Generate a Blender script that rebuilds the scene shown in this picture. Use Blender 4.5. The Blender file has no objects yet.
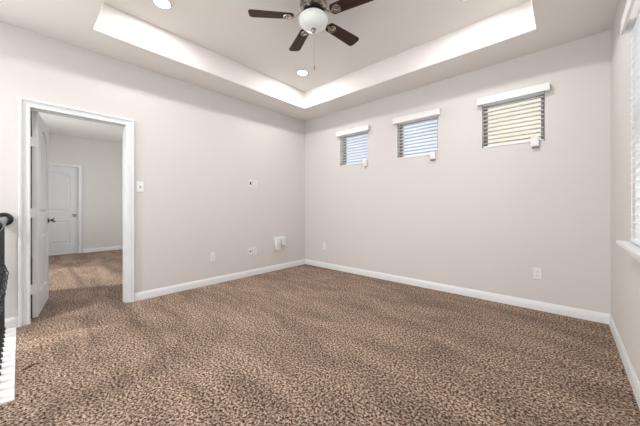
import bpy, bmesh, math, random
from mathutils import Vector, Matrix
from mathutils.geometry import tessellate_polygon

random.seed(4)
C = bpy.context.scene.collection
SC = bpy.context.scene

# ------------------------------------------------------------------ camera
F_PX, YAW, HORIZON, EYE = 272.0, 42.0965, 207.06, 1.07
cam_d = bpy.data.cameras.new('camera')
cam_d.sensor_fit = 'HORIZONTAL'
cam_d.sensor_width = 36.0
cam_d.lens = F_PX * 36.0 / 640.0
cam_d.shift_y = -(213.0 - HORIZON) / 640.0
cam_d.clip_start = 0.02
cam = bpy.data.objects.new('camera', cam_d)
C.objects.link(cam)
cam.location = (0, 0, EYE)
cam.rotation_euler = (math.radians(90), 0, math.radians(YAW))
SC.camera = cam

# ------------------------------------------------------------------ exposure, sky, sun, daylight, added fill
SC.view_settings.view_transform = 'Standard'
SC.view_settings.look = 'None'
SC.view_settings.gamma = 1.0
SC.view_settings.use_curve_mapping = False
SC.view_settings.exposure = 0.05
CAN_POWER = 12.0          # recessed ceiling lights
FILL_POWER = 82.0         # added fill through unseen front, loft and stair windows
DAY_SIDE = 24.0           # daylight through the right-hand window
FAR_POWER = 60.0         # added fill through unseen bedroom windows

world = bpy.data.worlds.new('sky')
SC.world = world
world.use_nodes = True
wn = world.node_tree
bg = wn.nodes['Background']
tc = wn.nodes.new('ShaderNodeTexCoord')
sep = wn.nodes.new('ShaderNodeSeparateXYZ')
wr = wn.nodes.new('ShaderNodeValToRGB')
wr.color_ramp.elements[0].position = 0.0
wr.color_ramp.elements[0].color = (0.88, 0.92, 1.0, 1)
wr.color_ramp.elements[1].position = 0.7
wr.color_ramp.elements[1].color = (0.42, 0.62, 0.95, 1)
wn.links.new(tc.outputs['Generated'], sep.inputs[0])
wn.links.new(sep.outputs['Z'], wr.inputs[0])
wn.links.new(wr.outputs[0], bg.inputs[0])
bg.inputs[1].default_value = 1.25

sun_d = bpy.data.lights.new('sun', 'SUN')
sun_d.energy = 3.0
sun_d.angle = math.radians(2)
sun_d.color = (1.0, 0.96, 0.88)
sun = bpy.data.objects.new('sun', sun_d)
C.objects.link(sun)
sun.rotation_euler = (math.radians(38), 0, math.radians(-25))


def area(name, loc, rot, sx, sy, power, color):
    d = bpy.data.lights.new(name, 'AREA')
    d.shape = 'RECTANGLE'
    d.size, d.size_y, d.energy, d.color = sx, sy, power, color
    o = bpy.data.objects.new(name, d)
    C.objects.link(o)
    o.location, o.rotation_euler = loc, rot
    return o


area('fill_front', (-1.0, -3.45, 1.38), (math.radians(110), 0, 0), 2.4, 2.3, FILL_POWER, (0.98, 0.99, 1.0))  # added fill outside an unseen window behind the camera, tilted up
area('fill_loft', (0.62, -1.6, 1.38), (0, math.radians(90), 0), 2.3, 2.0, FILL_POWER * 0.12, (0.98, 0.99, 1.0))  # added fill outside the unseen loft window, lifts the ceiling
area('fill_stair', (-3.98, -1.7, 1.2), (0, math.radians(-112), 0), 2.2, 2.0, FILL_POWER * 1.25, (1.0, 0.99, 0.97))  # added fill at an unseen stair window, tilted up to the ceiling
area('daylight_right', (0.62, 1.3, 1.52), (0, math.radians(90), 0), 1.3, 2.2, DAY_SIDE, (0.95, 0.98, 1.0))
area('fill_bedroom', (-6.1, -0.62, 1.5), (math.radians(90), 0, 0), 1.7, 1.5, FAR_POWER, (1.0, 1.0, 1.0))  # added bedroom fill outside an unseen window
area('fill_bedroom_rear', (-6.1, 3.35, 1.5), (math.radians(-90), 0, 0), 1.7, 1.3, FAR_POWER * 0.55, (1.0, 1.0, 1.0))  # second added bedroom fill, brightens the open door's face


# ------------------------------------------------------------------ materials
def mat(name, col, rough=0.5, metal=0.0, bump=None, spec=0.5, trans=0.0):
    m = bpy.data.materials.new(name)
    m.use_nodes = True
    nt = m.node_tree
    b = nt.nodes['Principled BSDF']
    b.inputs['Base Color'].default_value = (*col, 1)
    b.inputs['Roughness'].default_value = rough
    b.inputs['Metallic'].default_value = metal
    b.inputs['Specular IOR Level'].default_value = spec
    if bump:
        scale, strength, dist = bump
        t = nt.nodes.new('ShaderNodeTexCoord')
        n = nt.nodes.new('ShaderNodeTexNoise')
        n.inputs['Scale'].default_value = scale
        n.inputs['Detail'].default_value = 3
        bu = nt.nodes.new('ShaderNodeBump')
        bu.inputs['Strength'].default_value = strength
        bu.inputs['Distance'].default_value = dist
        nt.links.new(t.outputs['Object'], n.inputs['Vector'])
        nt.links.new(n.outputs['Fac'], bu.inputs['Height'])
        nt.links.new(bu.outputs[0], b.inputs['Normal'])
    return m


M_WALL = mat('wall_paint', (0.645, 0.622, 0.600), 0.85, bump=(70, 0.25, 0.004), spec=0.2)
M_CEIL = mat('ceiling_paint', (0.80, 0.776, 0.752), 0.9, bump=(70, 0.2, 0.004), spec=0.15)
M_TRIM = mat('white_trim_paint', (0.725, 0.735, 0.74), 0.35, bump=(15, 0.03, 0.002))
M_DOOR = mat('white_door_paint', (0.66, 0.67, 0.68), 0.4, bump=(25, 0.04, 0.002))
M_PLASTIC = mat('white_plastic', (0.76, 0.765, 0.76), 0.3, bump=(40, 0.01, 0.001))
M_SLAT = mat('white_slat', (0.76, 0.765, 0.765), 0.4, bump=(12, 0.03, 0.002))
M_FRAME = mat('window_vinyl', (0.22, 0.21, 0.20), 0.5, bump=(20, 0.02, 0.001))
M_SLOT = mat('dark_slot', (0.02, 0.02, 0.02), 0.6, bump=(30, 0.02, 0.001))
M_IRON = mat('black_iron', (0.012, 0.012, 0.013), 0.38, bump=(60, 0.15, 0.002))
M_RAIL = mat('black_rail_lacquer', (0.014, 0.012, 0.011), 0.18, bump=(12, 0.03, 0.002))
M_NICKEL = mat('brushed_nickel', (0.40, 0.365, 0.32), 0.25, 1.0, bump=(80, 0.03, 0.001))
M_KNOB = mat('satin_nickel_knob', (0.30, 0.28, 0.26), 0.25, 1.0, bump=(80, 0.03, 0.001))
M_BLACK = mat('black_band', (0.015, 0.014, 0.013), 0.35, bump=(40, 0.02, 0.001))
M_CREAM = mat('cream_siding', (0.90, 0.79, 0.59), 0.8, bump=(8, 0.1, 0.01))
M_ROOF = mat('grey_shingle', (0.25, 0.24, 0.24), 0.9, bump=(30, 0.4, 0.02))


def bowl_glass():
    m = mat('frosted_bowl_glass', (0.80, 0.84, 0.82), 0.35, bump=(9, 0.05, 0.004))
    b = m.node_tree.nodes['Principled BSDF']
    b.inputs['Subsurface Weight'].default_value = 0.4
    b.inputs['Subsurface Radius'].default_value = (0.05, 0.05, 0.05)
    return m


def wood(name, dark, light):
    m = mat(name, dark, 0.5, spec=0.25)
    nt = m.node_tree
    t = nt.nodes.new('ShaderNodeTexCoord')
    mp = nt.nodes.new('ShaderNodeMapping')
    mp.inputs['Scale'].default_value = (2.0, 34.0, 34.0)
    n = nt.nodes.new('ShaderNodeTexNoise')
    n.inputs['Scale'].default_value = 1.6
    n.inputs['Detail'].default_value = 5
    r = nt.nodes.new('ShaderNodeValToRGB')
    r.color_ramp.elements[0].position = 0.35
    r.color_ramp.elements[0].color = (*dark, 1)
    r.color_ramp.elements[1].position = 0.7
    r.color_ramp.elements[1].color = (*light, 1)
    nt.links.new(t.outputs['Object'], mp.inputs[0])
    nt.links.new(mp.outputs[0], n.inputs['Vector'])
    nt.links.new(n.outputs['Fac'], r.inputs[0])
    nt.links.new(r.outputs[0], nt.nodes['Principled BSDF'].inputs['Base Color'])
    return m


M_BOWL = bowl_glass()
M_WALNUT = wood('walnut_blade', (0.022, 0.009, 0.006), (0.066, 0.026, 0.017))


def emit(name, col, strength):
    m = bpy.data.materials.new(name)
    m.use_nodes = True
    b = m.node_tree.nodes['Principled BSDF']
    b.inputs['Base Color'].default_value = (*col, 1)
    b.inputs['Emission Color'].default_value = (*col, 1)
    b.inputs['Emission Strength'].default_value = strength
    return m


M_LAMP = emit('lit_lens', (1.0, 0.97, 0.92), 6.0)


def glass():
    m = bpy.data.materials.new('window_glass')
    m.use_nodes = True
    nt = m.node_tree
    nt.nodes.remove(nt.nodes['Principled BSDF'])
    out = nt.nodes['Material Output']
    tr = nt.nodes.new('ShaderNodeBsdfTransparent')
    tr.inputs[0].default_value = (0.96, 0.965, 0.97, 1)
    gl = nt.nodes.new('ShaderNodeBsdfGlossy')
    gl.inputs['Roughness'].default_value = 0.02
    mx = nt.nodes.new('ShaderNodeMixShader')
    mx.inputs[0].default_value = 0.05
    nt.links.new(tr.outputs[0], mx.inputs[1])
    nt.links.new(gl.outputs[0], mx.inputs[2])
    nt.links.new(mx.outputs[0], out.inputs[0])
    return m


M_GLASS = glass()


def carpet():
    m = bpy.data.materials.new('brown_carpet')
    m.use_nodes = True
    nt = m.node_tree
    L = nt.links
    b = nt.nodes['Principled BSDF']
    b.inputs['Roughness'].default_value = 1.0
    b.inputs['Specular IOR Level'].default_value = 0.05
    t = nt.nodes.new('ShaderNodeTexCoord')
    # tufts: speckle of light and dark yarn, singly and in small clumps
    n1 = nt.nodes.new('ShaderNodeTexNoise')
    n1.inputs['Scale'].default_value = 185
    n1.inputs['Detail'].default_value = 5
    n1.inputs['Roughness'].default_value = 0.85
    n3 = nt.nodes.new('ShaderNodeTexNoise')
    n3.inputs['Scale'].default_value = 74
    n3.inputs['Detail'].default_value = 4
    n3.inputs['Roughness'].default_value = 0.6
    mixn = nt.nodes.new('ShaderNodeMix')
    mixn.data_type = 'FLOAT'
    mixn.inputs[0].default_value = 0.50
    L.new(n1.outputs['Fac'], mixn.inputs[2])
    L.new(n3.outputs['Fac'], mixn.inputs[3])
    L.new(t.outputs['Object'], n3.inputs['Vector'])
    r1 = nt.nodes.new('ShaderNodeValToRGB')
    e = r1.color_ramp.elements
    e[0].position, e[0].color = 0.452, (0.036, 0.020, 0.013, 1)
    e[1].position, e[1].color = 0.555, (0.64, 0.495, 0.395, 1)
    x = r1.color_ramp.elements.new(0.50)
    x.color = (0.235, 0.157, 0.112, 1)
    # vacuum and foot tracks: the pile lies differently in broad streaks
    mp = nt.nodes.new('ShaderNodeMapping')
    mp.inputs['Rotation'].default_value = (0, 0, math.radians(28))
    mp.inputs['Scale'].default_value = (1.0, 3.2, 1.0)
    n2 = nt.nodes.new('ShaderNodeTexNoise')
    n2.inputs['Scale'].default_value = 1.5
    n2.inputs['Detail'].default_value = 4
    n2.inputs['Distortion'].default_value = 0.8
    r2 = nt.nodes.new('ShaderNodeMapRange')
    r2.inputs[1].default_value = 0.35
    r2.inputs[2].default_value = 0.65
    r2.inputs[3].default_value = 0.76
    r2.inputs[4].default_value = 1.16
    mul = nt.nodes.new('ShaderNodeVectorMath')
    mul.operation = 'SCALE'
    bu = nt.nodes.new('ShaderNodeBump')
    bu.inputs['Strength'].default_value = 0.8
    bu.inputs['Distance'].default_value = 0.012
    L.new(t.outputs['Object'], n1.inputs['Vector'])
    L.new(t.outputs['Object'], mp.inputs[0])
    L.new(mp.outputs[0], n2.inputs['Vector'])
    L.new(mixn.outputs[0], r1.inputs[0])
    L.new(n2.outputs['Fac'], r2.inputs[0])
    L.new(r1.outputs[0], mul.inputs[0])
    L.new(r2.outputs[0], mul.inputs['Scale'])
    # two short dark marks on the carpet near the stair railing
    col = mul.outputs[0]
    for cx_, cy_ in ((-2.683, 0.060), (-2.655, 0.038)):
        ms = nt.nodes.new('ShaderNodeMapping')
        ms.vector_type = 'TEXTURE'
        ms.inputs['Location'].default_value = (cx_, cy_, 0)
        ms.inputs['Rotation'].default_value = (0, 0, math.radians(24))
        ms.inputs['Scale'].default_value = (0.020, 0.036, 1.0)
        ln = nt.nodes.new('ShaderNodeVectorMath')
        ln.operation = 'LENGTH'
        mr = nt.nodes.new('ShaderNodeMapRange')
        mr.inputs[1].default_value = 0.5
        mr.inputs[2].default_value = 1.1
        mr.inputs[3].default_value = 0.30
        mr.inputs[4].default_value = 1.0
        sc = nt.nodes.new('ShaderNodeVectorMath')
        sc.operation = 'SCALE'
        L.new(t.outputs['Object'], ms.inputs[0])
        L.new(ms.outputs[0], ln.inputs[0])
        L.new(ln.outputs['Value'], mr.inputs[0])
        L.new(col, sc.inputs[0])
        L.new(mr.outputs[0], sc.inputs['Scale'])
        col = sc.outputs[0]
    L.new(col, b.inputs['Base Color'])
    L.new(mixn.outputs[0], bu.inputs['Height'])
    L.new(bu.outputs[0], b.inputs['Normal'])
    return m


M_CARPET = carpet()


# ------------------------------------------------------------------ helpers
def obj(name, bm, m, parent=None, loc=None, smooth=False, mx=None):
    if mx is not None:
        bmesh.ops.transform(bm, matrix=mx, verts=bm.verts)
    bmesh.ops.recalc_face_normals(bm, faces=bm.faces)
    me = bpy.data.meshes.new(name)
    bm.to_mesh(me)
    bm.free()
    me.materials.append(m)
    if smooth:
        me.polygons.foreach_set('use_smooth', [True] * len(me.polygons))
        try:
            me.set_sharp_from_angle(angle=math.radians(smooth if smooth is not True else 40))
        except Exception:
            pass
    o = bpy.data.objects.new(name, me)
    C.objects.link(o)
    if parent is not None:
        o.parent = parent
    if loc is not None:
        o.location = loc
    return o


def struct(name, bm, m, parent=None, **k):
    o = obj(name, bm, m, parent, **k)
    if parent is None:
        o['kind'] = 'structure'
    return o


def tag(o, label, cat, group=None):
    o['label'], o['category'] = label, cat
    if group:
        o['group'] = group
    return o


def thing(name, label, cat, loc=(0, 0, 0), rotz=0.0, group=None):
    o = bpy.data.objects.new(name, None)
    o.empty_display_size = 0.05
    C.objects.link(o)
    o.location, o.rotation_euler = loc, (0, 0, rotz)
    return tag(o, label, cat, group)


def dup(root, loc, rotz, label, group=None):
    r = root.copy()
    C.objects.link(r)
    r.location, r.rotation_euler = loc, (0, 0, rotz)
    tag(r, label, root['category'], group)
    for ch in list(root.children):
        c = ch.copy()
        C.objects.link(c)
        c.parent = r
        for g in list(ch.children):
            d = g.copy()
            C.objects.link(d)
            d.parent = c
    return r


def box(bm, x0, x1, y0, y1, z0, z1, bev=0.0, seg=2):
    t = bmesh.new()
    bmesh.ops.create_cube(t, size=1.0)
    for v in t.verts:
        v.co = Vector((x0 + (v.co.x + .5) * (x1 - x0), y0 + (v.co.y + .5) * (y1 - y0), z0 + (v.co.z + .5) * (z1 - z0)))
    if bev:
        bmesh.ops.bevel(t, geom=list(t.edges), offset=bev, segments=seg, affect='EDGES', profile=0.5)
    join(bm, t)
    return bm


def join(bm, t, mx=None):
    if mx is not None:
        bmesh.ops.transform(t, matrix=mx, verts=t.verts)
    me = bpy.data.meshes.new('tmp')
    t.to_mesh(me)
    t.free()
    bm.from_mesh(me)
    bpy.data.meshes.remove(me)


def nb(*a, **k):
    return box(bmesh.new(), *a, **k)


def lathe(prof, n=32, bm=None, mx=None):
    """prof: (radius, z) from one end to the other, about +Z."""
    t = bmesh.new()
    rings = []
    for r, z in prof:
        if r < 1e-6:
            rings.append([t.verts.new((0, 0, z))])
        else:
            rings.append([t.verts.new((r * math.cos(2 * math.pi * i / n), r * math.sin(2 * math.pi * i / n), z)) for i in range(n)])
    for a, b in zip(rings, rings[1:]):
        for i in range(n):
            j = (i + 1) % n
            if len(a) == 1 and len(b) == 1:
                continue
            if len(a) == 1:
                t.faces.new((a[0], b[i], b[j]))
            elif len(b) == 1:
                t.faces.new((a[i], b[0], a[j]))
            else:
                t.faces.new((a[i], b[i], b[j], a[j]))
    for ring in (rings[0], rings[-1]):
        if len(ring) > 2:
            t.faces.new(ring)
    out = bm if bm is not None else bmesh.new()
    join(out, t, mx)
    return out


def tube(pts, r, n=10, bm=None):
    out = bm if bm is not None else bmesh.new()
    pts = [Vector(p) for p in pts]
    rs = r if isinstance(r, (list, tuple)) else [r] * len(pts)
    rings = []
    up = Vector((0, 0, 1))
    for i, p in enumerate(pts):
        d = (pts[min(i + 1, len(pts) - 1)] - pts[max(i - 1, 0)]).normalized()
        ref = up if abs(d.dot(up)) < 0.95 else Vector((1, 0, 0))
        a = d.cross(ref).normalized()
        b = d.cross(a).normalized()
        rings.append([out.verts.new(p + rs[i] * (a * math.cos(2 * math.pi * k / n) + b * math.sin(2 * math.pi * k / n))) for k in range(n)])
    for A, B in zip(rings, rings[1:]):
        for k in range(n):
            out.faces.new((A[k], A[(k + 1) % n], B[(k + 1) % n], B[k]))
    out.faces.new(rings[0])
    out.faces.new(rings[-1])
    return out


def sweep(prof, path, closed_prof=True, bm=None):
    """prof: list of (offset_vector_fn args) already 3-D per path station: path = list of callables p->Vector"""
    out = bm if bm is not None else bmesh.new()
    rings = [[out.verts.new(f(u, v)) for u, v in prof] for f in path]
    n = len(prof)
    for A, B in zip(rings, rings[1:]):
        for k in range(n):
            out.faces.new((A[k], A[(k + 1) % n], B[(k + 1) % n], B[k]))
    out.faces.new(rings[0])
    out.faces.new(rings[-1])
    return out


def wall_panel(u0, u1, z0, z1, t0, t1, axis, holes=()):
    """A wall slab with rectangular holes. axis 'x': runs along x, thickness t0..t1 in y; 'y': runs along y."""
    bm = bmesh.new()
    us = sorted({u0, u1, *[h[0] for h in holes], *[h[1] for h in holes]})
    zs = sorted({z0, z1, *[h[2] for h in holes], *[h[3] for h in holes]})
    us = [u for u in us if u0 <= u <= u1]
    zs = [z for z in zs if z0 <= z <= z1]
    cache = {}

    def V(u, t, z):
        k = (u, t, z)
        if k not in cache:
            cache[k] = bm.verts.new((u, t, z) if axis == 'x' else (t, u, z))
        return cache[k]

    def solid(i, j):
        if not (0 <= i < len(us) - 1 and 0 <= j < len(zs) - 1):
            return False
        uc, zc = (us[i] + us[i + 1]) / 2, (zs[j] + zs[j + 1]) / 2
        return not any(h[0] < uc < h[1] and h[2] < zc < h[3] for h in holes)
    for i in range(len(us) - 1):
        for j in range(len(zs) - 1):
            if not solid(i, j):
                continue
            a, b, c, d = us[i], us[i + 1], zs[j], zs[j + 1]
            for t in (t0, t1):
                bm.faces.new((V(a, t, c), V(b, t, c), V(b, t, d), V(a, t, d)))
            if not solid(i - 1, j):
                bm.faces.new((V(a, t0, c), V(a, t1, c), V(a, t1, d), V(a, t0, d)))
            if not solid(i + 1, j):
                bm.faces.new((V(b, t0, c), V(b, t1, c), V(b, t1, d), V(b, t0, d)))
            if not solid(i, j - 1):
                bm.faces.new((V(a, t0, c), V(b, t0, c), V(b, t1, c), V(a, t1, c)))
            if not solid(i, j + 1):
                bm.faces.new((V(a, t0, d), V(b, t0, d), V(b, t1, d), V(a, t1, d)))
    return bm


def slab_holes(x0, x1, y0, y1, z0, z1, holes):
    bm = wall_panel(x0, x1, y0, y1, z0, z1, 'x', holes)     # (x, thickness, y)
    for v in bm.verts:
        v.co = Vector((v.co.x, v.co.z, v.co.y))
    return bm


# ------------------------------------------------------------------ room dimensions
XL, XR, YB, YF, H = -3.643, 0.304, 3.618, -3.20, 2.687
WT = 0.115
FX = -8.365                                      # bedroom's far wall
TX0, TX1, TY0, TY1, TZ = -3.197, -0.203, 0.455, 3.155, 2.972
DY0, DY1, DZ = 0.054, 0.815, 2.000               # rough opening of the doorway
SW = (XL, -2.33, YF, -0.16)                      # stairwell opening

# ------------------------------------------------------------------ shell
struct('floor', slab_holes(XL - WT, XR + 0.1, YF - 0.1, YB + 0.1, -0.20, 0.0, [SW]), M_CARPET)
struct('floor_bedroom', nb(FX - WT, XL - WT, -0.50, 3.22, -0.20, 0.0), M_CARPET)

# walls
STW = (-2.75, -0.65, 0.10, 2.35)  # unseen stair window, added to let fill light in
wl = wall_panel(YF, YB, 0.0, H, XL - WT, XL, 'y', [(DY0, DY1, 0.0, DZ), STW])
struct('wall_left', wl, M_WALL)
BW = [(-2.812, -2.268, 1.752, 2.290), (-1.786, -1.224, 1.752, 2.290), (-0.724, -0.160, 1.752, 2.290)]
struct('wall_back', wall_panel(XL - WT, XR + WT, 0.0, H, YB, YB + 0.14, 'x', BW), M_WALL)
LWN = (-2.65, -0.55, 0.20, 2.55)  # unseen loft window, added for fill light on the ceiling
RW = (0.20, 2.430, 0.838, 2.150)
struct('wall_right', wall_panel(YF, YB, 0.0, H, XR, XR + 0.14, 'y', [RW, LWN]), M_WALL)
FW = (-2.25, 0.20, 0.20, 2.55)  # unseen front window, made large for the fill behind it
struct('wall_front', wall_panel(XL - WT, XR + WT, 0.0, H, YF - 0.14, YF, 'x', [FW]), M_WALL)
# bedroom beyond the doorway
BY0, BY1 = -0.38, 3.1
FDY0, FDY1, FDZ = 0.135, 0.937, 2.005
struct('wall_far', wall_panel(BY0, BY1, 0.0, H, FX - WT, FX, 'y', [(FDY0, FDY1, 0.0, FDZ)]), M_WALL)
BWIN = (-7.0, -5.2, 0.8, 2.2)  # unseen bedroom windows, added as openings for the fill
struct('wall_far_right', wall_panel(FX - WT, XL - WT, 0.0, H, BY1, BY1 + 0.12, 'x', [BWIN]), M_WALL)
struct('wall_far_left', wall_panel(FX - WT, XL - WT, 0.0, H, BY0 - 0.12, BY0, 'x', [BWIN]), M_WALL)
struct('ceiling_bedroom', nb(FX - WT, XL - WT, BY0 - 0.12, BY1 + 0.12, H, H + 0.1), M_CEIL)
# stairwell walls below the floor
sw = bmesh.new()
box(sw, XL - 0.1, XL, YF, -0.16, -2.6, -0.2)
box(sw, -2.33, -2.23, YF, -0.16, -2.6, -0.2)
box(sw, XL - 0.1, -2.23, -0.16, -0.06, -2.6, -0.2)
box(sw, XL - 0.1, -2.23, YF - 0.1, YF, -2.6, -0.2)
struct('wall_stairwell', sw, M_WALL)
struct('floor_landing', nb(XL, -2.33, YF, -0.16, -2.7, -2.6), M_CARPET)


# tray ceiling with rounded lip
def tray_ceiling():
    bm = bmesh.new()
    ox = [(XL - WT, YF - .14), (XR + .14, YF - .14), (XR + .14, YB + .14), (XL - WT, YB + .14)]
    ix = [(TX0, TY0), (TX1, TY0), (TX1, TY1), (TX0, TY1)]
    R = 0.014
    sect = [(-R, 0.0), (-R * 0.617, R * 0.076), (-R * 0.293, R * 0.293), (-R * .076, R * .617), (0.0, R), (0.0, TZ - H)]
    rings = [[bm.verts.new((x, y, H)) for x, y in ox]]
    for off, dz in sect:      # off < 0: outwards from the tray
        ring = []
        for (x, y) in ix:
            sx = -1 if x == TX0 else 1
            sy = -1 if y == TY0 else 1
            ring.append(bm.verts.new((x - sx * off, y - sy * off, H + dz)))
        rings.append(ring)
    for A, B in zip(rings, rings[1:]):
        for k in range(4):
            bm.faces.new((A[k], A[(k + 1) % 4], B[(k + 1) % 4], B[k]))
    bm.faces.new(rings[-1])
    # upper side so that it has real thickness
    top = [bm.verts.new((x, y, TZ + 0.12)) for x, y in ox]
    for k in range(4):
        bm.faces.new((rings[0][k], rings[0][(k + 1) % 4], top[(k + 1) % 4], top[k]))
    bm.faces.new(top)
    return bm


struct('ceiling', tray_ceiling(), M_CEIL, smooth=35)

# ------------------------------------------------------------------ baseboards
BP = [(0, 0), (0.014, 0), (0.014, 0.060), (0.011, 0.070), (0.009, 0.078), (0.005, 0.086), (0.003, 0.092), (0, 0.092)]


def baseboard(name, a, b, nrm, m0=0.0, m1=0.0):
    """a->b along the wall at floor level, nrm pointing into the room; m0/m1 mitre slopes."""
    a, b, n = Vector((*a, 0)), Vector((*b, 0)), Vector((*nrm, 0))
    d = (b - a).normalized()
    path = [lambda u, v: a + n * u + d * (u * m0) + Vector((0, 0, v)), lambda u, v: b + n * u - d * (u * m1) + Vector((0, 0, v))]
    return struct(name, sweep(BP, path), M_TRIM, smooth=25)


CY0, CY1 = -0.004, 0.876                           # outer edges of the door casing
baseboard('baseboard_left', (XL, CY1), (XL, YB), (1, 0), 0, 1)
baseboard('baseboard_back', (XL, YB), (XR, YB), (0, -1), 1, 1)
baseboard('baseboard_right', (XR, YB), (XR, YF), (-1, 0), 1, 0)
baseboard('baseboard_left_stair', (XL, -0.16), (XL, CY0), (1, 0))
baseboard('baseboard_far', (FX, 1.005), (FX, BY1), (1, 0))
baseboard('baseboard_far_left', (FX, BY0), (FX, 0.065), (1, 0))


# ------------------------------------------------------------------ doorway casing and jamb
def casing(x, y0, y1, zt, n, w=0.073, bm=None):
    """Colonial casing around a doorway in a wall of constant x; n = +1/-1 is the side it faces; y0,y1,zt inner edges."""
    prof = [(0, 0), (0, 0.008), (0.005, 0.012), (0.014, 0.009), (0.030, 0.011), (0.042, 0.017), (0.046, 0.013), (0.049, 0.013), (0.053, 0.022), (w - 0.006, 0.025), (w, 0.020), (w, 0)]
    path = [lambda u, v: Vector((x + n * v, y0 - u, 0.0)), lambda u, v: Vector((x + n * v, y0 - u, zt + u)),
            lambda u, v: Vector((x + n * v, y1 + u, zt + u)), lambda u, v: Vector((x + n * v, y1 + u, 0.0))]
    return sweep(prof, path, bm=bm)


def jamb(x0, x1, y0, y1, zt, th, stop_x, bm=None, stop_l=0.010):
    bm = bm if bm is not None else bmesh.new()
    box(bm, x0, x1, y0, y0 + th, 0, zt)
    box(bm, x0, x1, y1 - th, y1, 0, zt)
    box(bm, x0, x1, y0 + th, y1 - th, zt - th, zt)
    s0, s1 = stop_x
    box(bm, s0, s1, y0 + th, y0 + th + stop_l, 0, zt - th)
    box(bm, s0, s1, y1 - th - .010, y1 - th, 0, zt - th)
    box(bm, s0, s1, y0 + th + .010, y1 - th - .010, zt - th - .010, zt - th)
    return bm


struct('trim_1', casing(XL, 0.069, 0.803, 1.984, 1), M_TRIM, smooth=30)
struct('trim_2', casing(XL - WT, 0.069, 0.803, 1.984, -1), M_TRIM, smooth=30)
struct('trim_3', jamb(XL - WT, XL, DY0, DY1, DZ, 0.018, (XL - 0.078, XL - 0.048), stop_l=0.001), M_TRIM)
gap_shade = bmesh.new()
box(gap_shade, XL - 0.112, XL - 0.105, 0.0722, 0.082, 0.012, 1.978)  # black strip standing in for the shade in the door's hinge gap
struct('hinge_gap_shade', gap_shade, M_BLACK)
struct('trim_4', casing(FX, 0.147, 0.925, 1.995, 1, 0.066), M_TRIM, smooth=30)
struct('trim_5', jamb(FX - WT, FX, FDY0, FDY1, FDZ, 0.016, (FX - 0.105, FX - 0.072)), M_TRIM)


# ------------------------------------------------------------------ moulded doors
def panel_loop(u0, u1, z0, z1, rise, i, n=14):
    hw, uc = (u1 - u0) / 2 - i, (u0 + u1) / 2
    pts = [(uc - hw, z0 + i), (uc + hw, z0 + i)]
    if rise <= 0:
        return pts + [(uc + hw, z1 - i), (uc - hw, z1 - i)]
    for k in range(n + 1):
        s = 1 - 2 * k / n
        pts.append((uc + hw * s, z1 - i - rise * (1 - math.cos(s * math.pi / 2) ** 1.0)))
    return pts


def moulded_door(w, h, t, panels):
    """Slab from u=0..w, v=0..t, z=0..h with sunk and raised panels moulded into both faces."""
    bm = bmesh.new()
    for side in (0, 1):
        vf = t if side else 0.0
        sg = -1 if side else 1

        def P(p, d):
            return Vector((p[0], vf + sg * d, p[1]))
        outer = [(0, 0), (w, 0), (w, h), (0, h)]
        loops = [outer] + [panel_loop(*p, 0.0) for p in panels]
        flat = [q for lp in loops for q in lp]
        vs = [bm.verts.new(P(q, 0)) for q in flat]
        for tri in tessellate_polygon([[Vector((q[0], q[1], 0)) for q in lp] for lp in loops]):
            bm.faces.new([vs[k] for k in tri])
        base = 4
        for p in panels:
            prev = vs[base:base + len(panel_loop(*p, 0.0))]
            base += len(prev)
            for ins, dep in ((0.005, 0.010), (0.014, 0.012), (0.024, 0.012), (0.042, 0.003)):
                cur = [bm.verts.new(P(q, dep)) for q in panel_loop(*p, ins)]
                for k in range(len(cur)):
                    j = (k + 1) % len(cur)
                    bm.faces.new((prev[k], prev[j], cur[j], cur[k]))
                prev = cur
            bm.faces.new(prev)
        if side == 0:
            e0 = vs[:4]
        else:
            for k in range(4):
                bm.faces.new((e0[k], e0[(k + 1) % 4], vs[(k + 1) % 4], vs[k]))
    return bm


def knob(parent, u, z, v, sg):
    """Round door knob with rosette standing off the face at v, in direction sg."""
    prof = [(0, 0), (0.031, 0), (0.032, 0.004), (0.026, 0.010), (0.013, 0.014), (0.011, 0.030), (0.017, 0.036), (0.026, 0.043),
            (0.0285, 0.052), (0.026, 0.061), (0.017, 0.067), (0, 0.069)]
    mx = Matrix.Translation((u, v, z)) @ Matrix.Rotation(math.radians(-90 * sg), 4, 'X')
    return obj('door_knob', lathe(prof, 24, mx=mx), M_KNOB, parent, smooth=40)


# open door of the near doorway, hinged on the left jamb and swung into the bedroom
LW, LH, LT = 0.710, 1.968, 0.035
panels1 = [(0.115, 0.595, 0.215, 0.790, 0.0), (0.115, 0.595, 0.985, 1.850, 0.085)]
d1 = obj('door_1', moulded_door(LW, LH, LT, panels1), M_DOOR)
d1['kind'] = 'structure'
# local u -> leaf direction; local v -> towards the room-side face
ang = math.radians(81)
hx, hy = XL - WT - 0.008, 0.086
# u = (-sin a, cos a), room-side normal = (cos a, sin a); room face is v = 0 so flip: u x v right-handed
ux, uy = -math.sin(ang), math.cos(ang)
nx_, ny_ = math.cos(ang), math.sin(ang)
d1.matrix_world = Matrix(((ux, -nx_, 0, hx + nx_ * LT), (uy, -ny_, 0, hy + ny_ * LT), (0, 0, 1, 0.014), (0, 0, 0, 1)))
knob(d1, LW - 0.062, 0.905, 0.0, -1)
knob(d1, LW - 0.062, 0.905, LT, 1)
for hz in (0.275, 1.00, 1.675):
    hb = bmesh.new()
    box(hb, -0.0025, 0.0, 0.004, LT, hz - 0.045, hz + 0.045)
    tube([(-0.004, LT + 0.004, hz - 0.046), (-0.004, LT + 0.004, hz + 0.046)], 0.0065, 10, hb)
    box(hb, -0.030, -0.026, 0.010, LT + 0.015, hz - 0.045, hz + 0.045)
    box(hb, -0.028, -0.002, LT - 0.004, LT + 0.015, hz - 0.045, hz + 0.045)
    ho = obj('hinge', hb, M_TRIM, d1)
    ho['label'] = 'painted white hinge'
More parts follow.
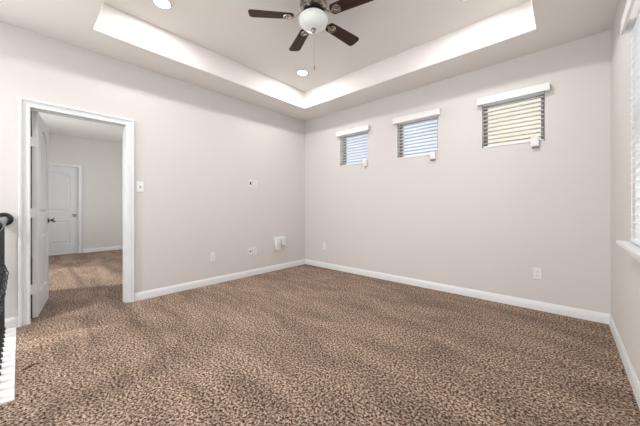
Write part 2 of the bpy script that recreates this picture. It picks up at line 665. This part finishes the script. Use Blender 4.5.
lb = obj('latch_plate', nb(LW, LW + 0.002, 0.006, 0.029, 0.875, 0.935), M_KNOB, d1)

# closed door in the bedroom's far wall
FDW = 0.757
panels2 = [(0.125, FDW - 0.125, 0.235, 0.745, 0.0), (0.125, FDW - 0.125, 0.965, 1.850, 0.085)]
d2 = obj('door_2', moulded_door(FDW, 1.975, LT, panels2), M_DOOR)
d2['kind'] = 'structure'
d2.matrix_world = Matrix(((0, -1, 0, FX - 0.030), (1, 0, 0, 0.155), (0, 0, 1, 0.012), (0, 0, 0, 1)))
knob(d2, FDW - 0.062, 0.87, 0.0, -1)


# ------------------------------------------------------------------ windows with blinds
def window(n, u0, u1, z0, z1, depth, to_world, bars=()):
    """Vinyl frame and pane at the outer side of the recess. Local: u along the wall, v outwards from the room, z."""
    fb = bmesh.new()
    f = 0.035
    v0, v1 = depth - 0.05, depth - 0.005
    box(fb, u0, u0 + f, v0, v1, z0, z1, 0.003)
    box(fb, u1 - f, u1, v0, v1, z0, z1, 0.003)
    box(fb, u0 + f, u1 - f, v0, v1, z0, z0 + f, 0.003)
    box(fb, u0 + f, u1 - f, v0, v1, z1 - f, z1, 0.003)
    for b in bars:
        box(fb, u0 + f, u1 - f, v0, v1, b - .02, b + .02, 0.003)
    o = struct('window_%d' % n, fb, M_FRAME, mx=to_world)
    obj('pane', nb(u0 + f - .005, u1 - f + .005, v0 + 0.018, v0 + 0.024, z0 + f - .005, z1 - f + .005), M_GLASS, o, mx=to_world)
    return o


MX_BACK = Matrix.Translation((0, YB, 0))
MX_RIGHT = Matrix(((0, 1, 0, XR), (1, 0, 0, 0), (0, 0, 1, 0), (0, 0, 0, 1)))
MX_LEFT = Matrix(((0, -1, 0, XL), (1, 0, 0, 0), (0, 0, 1, 0), (0, 0, 0, 1)))
MX_FRONT = Matrix(((1, 0, 0, 0), (0, -1, 0, YF), (0, 0, 1, 0), (0, 0, 0, 1)))
MX_BED2 = Matrix.Translation((0, BY1, 0))
MX_BED = Matrix(((1, 0, 0, 0), (0, -1, 0, BY0), (0, 0, 1, 0), (0, 0, 0, 1)))
for i, w in enumerate(BW):
    window(i + 1, *w, 0.14, MX_BACK)
window(4, *RW, 0.14, MX_RIGHT, (1.5,))
window(5, *FW, 0.14, MX_FRONT, (1.5,))  # unseen front window, made for the fill
window(7, *LWN, 0.14, MX_RIGHT, (1.5,))  # unseen loft window, added for the fill
window(8, *STW, WT, MX_LEFT, (1.5,))  # unseen stair window, added for the fill
window(9, *BWIN, 0.12, MX_BED2, (1.5,))  # unseen bedroom window, added for the fill
window(6, *BWIN, 0.12, MX_BED, (1.5,))  # unseen bedroom window, added for the fill


def blind(label, w, h, pitch, loc, rotz, tilt, group, yc=0.028, ov=0.040):
    """Faux-wood blind hanging in a recess. Local origin: middle of the window at the room face of the wall, at the sill;
    local +y points out of the room. Valance overlaps the wall on the room side."""
    t = thing('window_blind', label, 'blind', loc, rotz, group)
    hw = w / 2
    vb = bmesh.new()
    prof = [(0.0, 0.0), (0.0, 0.070), (-0.006, 0.078), (-0.012, 0.078), (-0.014, 0.070), (-0.012, 0.062), (-0.012, 0.014), (-0.015, 0.008), (-0.013, 0.0)]
    zb = h - 0.045
    yf = -0.046
    path = [lambda u, v: Vector((-hw - ov, yf + u, zb + v)), lambda u, v: Vector((hw + ov, yf + u, zb + v))]
    sweep(prof, path, bm=vb)
    for s in (-1, 1):
        box(vb, s * (hw + ov) - (0 if s < 0 else .012), s * (hw + ov) + (.012 if s < 0 else 0), yf + 0.0005, -0.001, zb, zb + 0.074, 0.001)
    obj('valance', vb, M_SLAT, t, smooth=30)
    obj('headrail', nb(-hw + .006, hw - .006, 0.004, 0.052, h - 0.048, h - 0.003, 0.003), M_SLAT, t)
    sd = 0.050
    sb = bmesh.new()
    z = h - 0.075
    zs = []
    while z > 0.045:
        zs.append(z)
        z -= pitch
    for z in zs:
        m_ = bmesh.new()
        box(m_, -hw + .008, hw - .008, -sd / 2, sd / 2, -0.0014, 0.0014)
        join(sb, m_, Matrix.Translation((0, yc, z)) @ Matrix.Rotation(math.radians(tilt), 4, 'X'))
    obj('slats', sb, M_SLAT, t)
    obj('bottom_rail', nb(-hw + .008, hw - .008, yc - .024, yc + .024, 0.004, 0.022, 0.004), M_SLAT, t)
    n = 2 if w < 1.0 else 4
    for k in range(n):
        x = (-hw + .085) + k * (w - .17) / (n - 1)
        cb = bmesh.new()
        for y in (yc - sd / 2 - .002, yc + sd / 2 + .002):
            tube([(x, y, 0.015), (x, y, h - 0.046)], 0.0013, 6, cb)
        for z in zs:
            tube([(x, yc - sd / 2 - .002, z - .004), (x, yc + sd / 2 + .002, z - .004)], 0.0009, 5, cb)
        obj('ladder_cord', cb, M_SLAT, t)
    return t


GB = None
names = ['white slatted blind on the small high window nearest the room corner',
         'white slatted blind on the middle of the three small high windows',
         'white slatted blind on the small high window showing yellow outside']
for lab, w in zip(names, BW):
    blind(lab, w[1] - w[0], w[3] - w[2], 0.0455, ((w[0] + w[1]) / 2, YB, w[2]), 0.0, -3, 'blinds on the high back windows')
blind('tall white slatted blind on the right wall above the white sill', RW[1] - RW[0], RW[3] - 0.863, 0.0455,
      (XR, (RW[0] + RW[1]) / 2, 0.863), math.radians(-90), 2, None, 0.003, 0.0)

# stool and apron of the right window
sl = bmesh.new()
box(sl, XR - 0.0005, XR + 0.088, RW[0] + .001, RW[1] - .001, 0.8385, 0.860)
box(sl, XR - 0.067, XR - 0.0005, RW[0] - 0.115, RW[1] + 0.115, 0.838, 0.860, 0.004)
box(sl, XR - 0.014, XR - 0.0005, RW[0] - 0.05, RW[1] + 0.05, 0.775, 0.838, 0.003)
struct('trim_6', sl, M_TRIM)


# ------------------------------------------------------------------ little boxes on the blinds
def cord_box(x, z, lab, tassel):
    t = thing('cord_box', lab, 'box', (x, YB, z), 0, 'white boxes at the blind corners')
    b = bmesh.new()
    box(b, -0.033, 0.033, -0.034, -0.001, 0, 0.098, 0.004)
    box(b, -0.027, 0.027, -0.038, -0.034, 0.010, 0.088, 0.0015)
    obj('case', b, M_PLASTIC, t)
    if tassel:
        tb = tube([(0.004, -0.016, 0.002), (0.006, -0.016, -0.012)], 0.0015, 6)
        lathe([(0, -0.034), (0.008, -0.034), (0.009, -0.030), (0.004, -0.012), (0, -0.010)], 12, tb, Matrix.Translation((0.006, -0.016, 0)))
        obj('cord_tassel', tb, M_KNOB, t)
    else:
        tb = nb(-0.026, 0.030, -0.026, -0.006, -0.016, 0.0, 0.003)  # shadow below the box, modelled as a dark strip
        obj('box_shade', tb, M_FRAME, t)
    return t


cord_box(-2.310, 1.705, 'small white plastic box with a dark tassel, at blind nearest the room corner', True)
cord_box(-1.280, 1.690, 'small white plastic box at lower right corner of the middle high blind', False)
cord_box(-0.237, 1.700, 'small white plastic box at lower right of the blind with yellow outside', False)


# ------------------------------------------------------------------ wall plates
def plate_base(name, lab, cat, loc, rotz, w=0.072, h=0.117, group=None):
    """Local: x along the wall, -y into the room, origin at the plate centre on the wall."""
    t = thing(name, lab, cat, loc, rotz, group)
    b = bmesh.new()
    box(b, -w / 2, w / 2, -0.0075, 0.0, -h / 2, h / 2, 0.003)
    obj('cover_plate', b, M_PLASTIC, t)
    return t


def screw(t, z):
    obj('screw', lathe([(0, 0), (0.0035, 0), (0.003, 0.0012), (0, 0.0014)], 10, mx=Matrix.Translation((0, -0.0075, z)) @ Matrix.Rotation(math.radians(90), 4, 'X')), M_PLASTIC, t)


def outlet(lab, loc, rotz, group='duplex outlets on the walls'):
    t = plate_base('wall_outlet', lab, 'outlet', loc, rotz, group=group)
    for s in (-1, 1):
        r = bmesh.new()
        box(r, -0.0165, 0.0165, -0.0095, -0.007, s * .0195 - .0138, s * .0195 + .0138, 0.002)
        f = obj('receptacle', r, M_PLASTIC, t)
        sb = bmesh.new()
        for x, hh in ((-0.0065, .0045), (0.0065, .0036)):
            box(sb, x - .0013, x + .0013, -0.0099, -0.0094, s * .0195 + .003 - hh, s * .0195 + .003 + hh)
        box(sb, -.0022, .0022, -0.0099, -0.0094, s * .0195 - .0095, s * .0195 - .0055)
        obj('slots', sb, M_SLOT, f)
    screw(t, 0)
    return t


def data_plate(lab, loc, rotz, kind):
    t = plate_base('cable_plate', lab, 'wall plate', loc, rotz, w=0.066)
    b = bmesh.new()
    if kind == 'port':
        box(b, -0.013, 0.013, -0.0082, -0.007, -0.024, 0.024, 0.001)
        obj('port', b, M_SLOT, t)
    else:
        mx = Matrix.Translation((0, -0.0075, 0)) @ Matrix.Rotation(math.radians(90), 4, 'X')
        lathe([(0, 0), (0.013, 0), (0.013, 0.003), (0.006, 0.003), (0.006, 0.010), (0, 0.010)], 6, b, mx)
        obj('coaxial_jack', b, M_SLOT, t)
    screw(t, 0.042)
    screw(t, -0.042)
    return t


RL = math.radians(90)          # left wall: local x -> +y, local -y -> +x
sw_ = plate_base('light_switch', 'white light switch plate on the wall right of the doorway', 'switch', (XL, 0.937, 1.305), RL)
obj('switch_surround', nb(-0.0065, 0.0065, -0.0085, -0.007, -0.014, 0.014), M_SLOT, sw_)
tg = bmesh.new()
box(tg, -0.004, 0.004, -0.010, 0.006, -0.006, 0.006, 0.001)
obj('toggle', tg, M_PLASTIC, sw_, mx=Matrix.Translation((0, -0.010, 0.004)) @ Matrix.Rotation(math.radians(-25), 4, 'X'))
screw(sw_, 0.030)
screw(sw_, -0.030)

outlet('white duplex outlet low on left wall, nearest the doorway', (XL, 1.803, 0.380), RL)
data_plate('white plate with a tall dark cable opening, high on the left wall', (XL, 2.413, 1.440), RL, 'port')
outlet('white outlet high on left wall right of the plate with dark cable opening', (XL, 2.507, 1.435), RL)
data_plate('white plate with a dark round jack, low on the left wall', (XL, 2.412, 0.380), RL, 'jack')
outlet('white outlet low on left wall right of the plate with dark round jack', (XL, 2.495, 0.380), RL)
outlet('white duplex outlet on the back wall near the room corner', (-3.163, YB, 0.382), 0)
outlet('white duplex outlet low on the back wall, far right below the yellow window', (-0.218, YB, 0.378), 0)


def plug_box(lab, y, z0, z1, w, dep):
    t = thing('plug_in_box', lab, 'adapter', (XL, y, z0), RL, 'plug-in boxes near the room corner')
    b = bmesh.new()
    h = z1 - z0
    box(b, -w / 2 - .004, w / 2 + .004, -0.008, 0.0, h - 0.118, h + .002, 0.003)
    obj('cover_plate', b, M_PLASTIC, t)
    b = bmesh.new()
    box(b, -w / 2, w / 2, -dep, -0.008, 0, h - 0.004, 0.008, 3)
    c = obj('case', b, M_PLASTIC, t, smooth=40)
    obj('seam', nb(-w / 2 - .0006, w / 2 + .0006, -dep * .55, -dep * .55 + .002, 0.004, h - .010), M_FRAME, c)
    return t


plug_box('taller white plug-in box on left wall near the corner, hanging lower', 2.927, 0.345, 0.562, 0.100, 0.062)
plug_box('shorter white plug-in box on left wall, right of the taller one', 3.046, 0.412, 0.562, 0.098, 0.050)


# ------------------------------------------------------------------ recessed lights
def can_light(x, y, lab, z=TZ, group='recessed lights in the tray ceiling', power=CAN_POWER):
    t = thing('recessed_light', lab, 'ceiling light', (x, y, z), 0, group)
    obj('trim_ring', lathe([(0.066, 0), (0.066, -0.004), (0.076, -0.007), (0.092, -0.003), (0.094, 0.0)], 36), M_TRIM, t, smooth=40)
    obj('lens', lathe([(0, -0.0035), (0.066, -0.0035), (0.066, -0.001), (0, -0.001)], 36), M_LAMP, t)
    d = bpy.data.lights.new('downlight', 'AREA')
    d.shape = 'DISK'
    d.size = 0.125
    d.energy = power
    d.color = (1.0, 0.98, 0.955)
    o = bpy.data.objects.new('downlight', d)
    C.objects.link(o)
    o.parent = t
    o.location = (0, 0, -0.008)
    return t


can_light(-2.765, 2.690, 'round lit recessed light in tray ceiling below the fan, above the room corner')
can_light(-2.790, 0.895, 'round lit recessed light in tray ceiling at top edge, left of the fan')
can_light(-0.640, 2.690, 'round lit recessed light in tray ceiling above the back wall, right of fan')
can_light(-0.640, 0.895, 'round lit recessed light in tray ceiling nearest the right-hand window')

can_light(-2.95, -1.55, 'round recessed light in the flat ceiling above the stairwell', H, None, 60.0)

# ------------------------------------------------------------------ ceiling fan
fx, fy = -1.709, 1.802
fan = thing('ceiling_fan', 'ceiling fan with five dark walnut blades, nickel motor and white glass bowl', 'ceiling fan', (fx, fy, TZ))
obj('canopy', lathe([(0, 0), (0.075, 0), (0.080, -0.006), (0.078, -0.022), (0.066, -0.030), (0, -0.030)], 40), M_NICKEL, fan, smooth=35)
obj('motor_housing', lathe([(0, -0.030), (0.070, -0.030), (0.105, -0.036), (0.122, -0.050), (0.125, -0.072), (0.118, -0.090), (0.100, -0.102),
                            (0.078, -0.108), (0.070, -0.116), (0, -0.116)], 44), M_NICKEL, fan, smooth=35)
obj('motor_band', lathe([(0.090, -0.1085), (0.094, -0.110), (0.094, -0.119), (0.089, -0.122), (0.070, -0.122), (0.070, -0.1165), (0.088, -0.1165)], 44), M_BLACK, fan, smooth=30)
obj('light_fitter', lathe([(0, -0.122), (0.072, -0.122), (0.080, -0.126), (0.082, -0.138), (0.074, -0.143), (0.076, -0.150), (0.094, -0.156), (0.098, -0.163), (0, -0.163)], 44), M_NICKEL, fan, smooth=35)
bp = [(0, -0.160), (0.100, -0.160), (0.112, -0.164), (0.128, -0.178), (0.134, -0.196), (0.130, -0.216), (0.117, -0.238), (0.094, -0.258),
      (0.062, -0.273), (0.030, -0.280), (0, -0.281)]
obj('glass_bowl', lathe(bp, 48), M_BOWL, fan, smooth=60)
obj('finial', lathe([(0, -0.279), (0.022, -0.279), (0.023, -0.283), (0.015, -0.288), (0.013, -0.294), (0.016, -0.299), (0.012, -0.306), (0, -0.309)], 24), M_KNOB, fan, smooth=40)
ch = tube([(0.012, 0.0, -0.29), (0.012, 0.0, -0.62)], 0.0006, 6)
k = 0
while k < 55:
    lathe([(0, -0.002), (0.0011, 0), (0, 0.002)], 6, ch, Matrix.Translation((0.012, 0, -0.31 - k * .0057)))
    k += 1
obj('pull_chain', ch, M_NICKEL, fan)
obj('chain_pull', lathe([(0, -0.652), (0.006, -0.650), (0.0075, -0.640), (0.005, -0.626), (0.002, -0.618), (0, -0.617)], 14, mx=Matrix.Translation((0.012, 0, 0))), M_KNOB, fan, smooth=40)


def blade_bm():
    t = bmesh.new()
    r0, r1 = 0.175, 0.580
    pts = []
    n = 10
    wi, wo, cr = 0.052, 0.066, 0.035
    for i in range(n + 1):                           # rounded root
        a = math.pi / 2 + math.pi * i / n
        pts.append((r0 + wi * 0.6 + wi * 0.6 * math.cos(a), wi * math.sin(a)))
    for i in range(7):                               # tip corners
        a = -math.pi / 2 + (math.pi / 2) * i / 6
        pts.append((r1 - cr + cr * math.cos(a), -wo + cr + cr * math.sin(a)))
    for i in range(7):
        a = (math.pi / 2) * i / 6
        pts.append((r1 - cr + cr * math.cos(a), wo - cr + cr * math.sin(a)))
    lo = [t.verts.new((x, y, -0.003)) for x, y in pts]
    hi = [t.verts.new((x, y, 0.003)) for x, y in pts]
    t.faces.new(lo)
    t.faces.new(hi)
    for i in range(len(pts)):
        j = (i + 1) % len(pts)
        t.faces.new((lo[i], lo[j], hi[j], hi[i]))
    return t


def bracket_bm():
    t = bmesh.new()
    # curved arm from the motor out to a round medallion under the blade root
    prof = [(-0.011, -0.003), (0.011, -0.003), (0.011, 0.003), (-0.011, 0.003)]
    st = [(0.080, 0.062), (0.112, 0.044), (0.138, 0.014), (0.160, -0.004), (0.185, -0.008), (0.215, -0.008)]
    sweep(prof, [lambda u, v, r=r, z=z: Vector((r, u, z + v)) for r, z in st], bm=t)
    lathe([(0, -0.004), (0.020, -0.004), (0.022, -0.010), (0.014, -0.015), (0, -0.016)], 20, t, Matrix.Translation((0.235, 0, 0)))
    ring = [(0.235 + 0.034 * math.cos(2 * math.pi * i / 24), 0.034 * math.sin(2 * math.pi * i / 24), -0.008) for i in range(25)]
    tube(ring, 0.006, 8, t)
    for a in range(6):
        c, s = math.cos(a * math.pi / 3), math.sin(a * math.pi / 3)
        tube([(0.235 + .018 * c, .018 * s, -0.008), (0.235 + .032 * c, .032 * s, -0.008)], 0.003, 6, t)
    return t


for i in range(5):
    a = math.radians(11.5 + 72 * i)
    pitch = Matrix.Rotation(math.radians(-11), 4, 'X')
    arm = obj('blade_arm', bracket_bm(), M_NICKEL, fan, smooth=40, mx=pitch)
    arm.location, arm.rotation_euler = (0, 0, -0.171), (0, 0, a)
    bl = obj('blade', blade_bm(), M_WALNUT, fan, mx=pitch)
    bl.location, bl.rotation_euler = (0, 0, -0.171), (0, 0, a)

# ------------------------------------------------------------------ stair railing at the left
struct('trim_7', nb(XL, -2.270, -0.16, -0.016, -0.02, 0.006, 0.003), M_TRIM)
struct('trim_8', nb(-2.33, -2.19, YF, -0.16, -0.02, 0.006, 0.003), M_TRIM)
RY, RZ = -0.090, 0.962
rail = thing('stair_railing', 'black iron stair railing with a dark handrail at the left edge', 'railing', (XL, RY, 0.006))


def railing_local(x, y, z):
    return Vector((x - XL, y - RY, z - 0.006))


hp = [(-0.020, -0.030), (0.020, -0.030), (0.024, -0.012), (0.030, -0.004), (0.031, 0.010), (0.024, 0.022), (0.010, 0.028), (-0.010, 0.028),
      (-0.024, 0.022), (-0.031, 0.010), (-0.030, -0.004), (-0.024, -0.012)]
XE = -2.335
path = [lambda u, v: railing_local(XL + 0.016, RY + u, RZ + v), lambda u, v: railing_local(XE + u, RY + u, RZ + v), lambda u, v: railing_local(XE + u, YF + 0.02, RZ + v)]
obj('handrail', sweep(hp, path), M_RAIL, rail, smooth=35)
obj('rosette', lathe([(0, 0), (0.057, 0), (0.059, 0.005), (0.056, 0.011), (0.047, 0.014), (0.044, 0.018), (0, 0.018)], 36,
                     mx=Matrix.Translation(railing_local(XL, RY, RZ)) @ Matrix.Rotation(math.radians(90), 4, 'Y')), M_RAIL, rail, smooth=35)


def baluster_bm(basket):
    t = bmesh.new()
    hgt = RZ - 0.006 - 0.028
    zb0, zb1 = 0.42, 0.56
    s = 0.0075
    if basket:
        box(t, -s, s, -s, s, 0, zb0, 0.001)
        box(t, -s, s, -s, s, zb1, hgt, 0.001)
        for k in range(4):
            pts, rs = [], []
            for j in range(15):
                f = j / 14
                r = 0.004 + 0.024 * math.sin(math.pi * f)
                a = k * math.pi / 2 + f * math.pi * 1.1
                pts.append((r * math.cos(a), r * math.sin(a), zb0 + f * (zb1 - zb0)))
            tube(pts, 0.0042, 6, t)
        for z in (zb0, zb1):
            lathe([(0, -0.010), (0.011, -0.009), (0.013, 0), (0.011, 0.009), (0, 0.010)], 12, t, Matrix.Translation((0, 0, z)))
    else:
        # square bar with a twisted middle
        n = 40
        rings = []
        for j in range(n + 1):
            z = hgt * j / n
            f = min(max((z - 0.22) / 0.5, 0), 1)
            a0 = f * math.pi * 4
            rings.append([t.verts.new((s * 1.41 * math.cos(a0 + math.pi / 4 + q * math.pi / 2), s * 1.41 * math.sin(a0 + math.pi / 4 + q * math.pi / 2), z)) for q in range(4)])
        for A, B in zip(rings, rings[1:]):
            for q in range(4):
                t.faces.new((A[q], A[(q + 1) % 4], B[(q + 1) % 4], B[q]))
        t.faces.new(rings[0])
        t.faces.new(rings[-1])
    return t


def shoe_bm():
    t = bmesh.new()
    box(t, -0.0135, 0.0135, -0.0135, 0.0135, 0, 0.020, 0.003)
    return t


bas = [obj('baluster', baluster_bm(b), M_IRON, rail) for b in (True, False)]
shs = [obj('baluster_shoe', shoe_bm(), M_IRON, b) for b in bas]
spots = [(-3.600 + 0.105 * i, RY) for i in range(13)] + [(XE, RY - 0.105 * i) for i in range(1, 29)]
for i, (x, y) in enumerate(spots):
    kd = i % 2
    if i < 2:
        b = bas[kd]
    else:
        b = bas[kd].copy()
        C.objects.link(b)
        sh = shs[kd].copy()
        C.objects.link(sh)
        sh.parent = b
        b.parent = rail
    b.location = railing_local(x, y, 0.006)

# ------------------------------------------------------------------ outside: the neighbour's house
nh = thing('house', 'pale yellow house wall seen through the right-hand high window', 'house', (0.6, 7.4, -3.0))
obj('house_wall', nb(-2.05, 3.2, -0.6, 2.4, 0, 7.6), M_CREAM, nh)
rf = bmesh.new()
vs = [rf.verts.new(v) for v in ((-2.35, -0.9, 7.55), (3.5, -0.9, 7.55), (3.5, 0.9, 8.9), (-2.35, 0.9, 8.9), (3.5, 2.7, 7.55), (-2.35, 2.7, 7.55))]
for f in ((0, 1, 2, 3), (3, 2, 4, 5), (0, 5, 4, 1), (0, 3, 5), (1, 4, 2)):
    rf.faces.new([vs[k] for k in f])
obj('roof', rf, M_ROOF, nh)
struct('ground', nb(-14, 12, -14, 20, -3.2, -3.0), mat('dry_ground', (0.50, 0.47, 0.40), 0.9, bump=(4, 0.3, 0.05)))
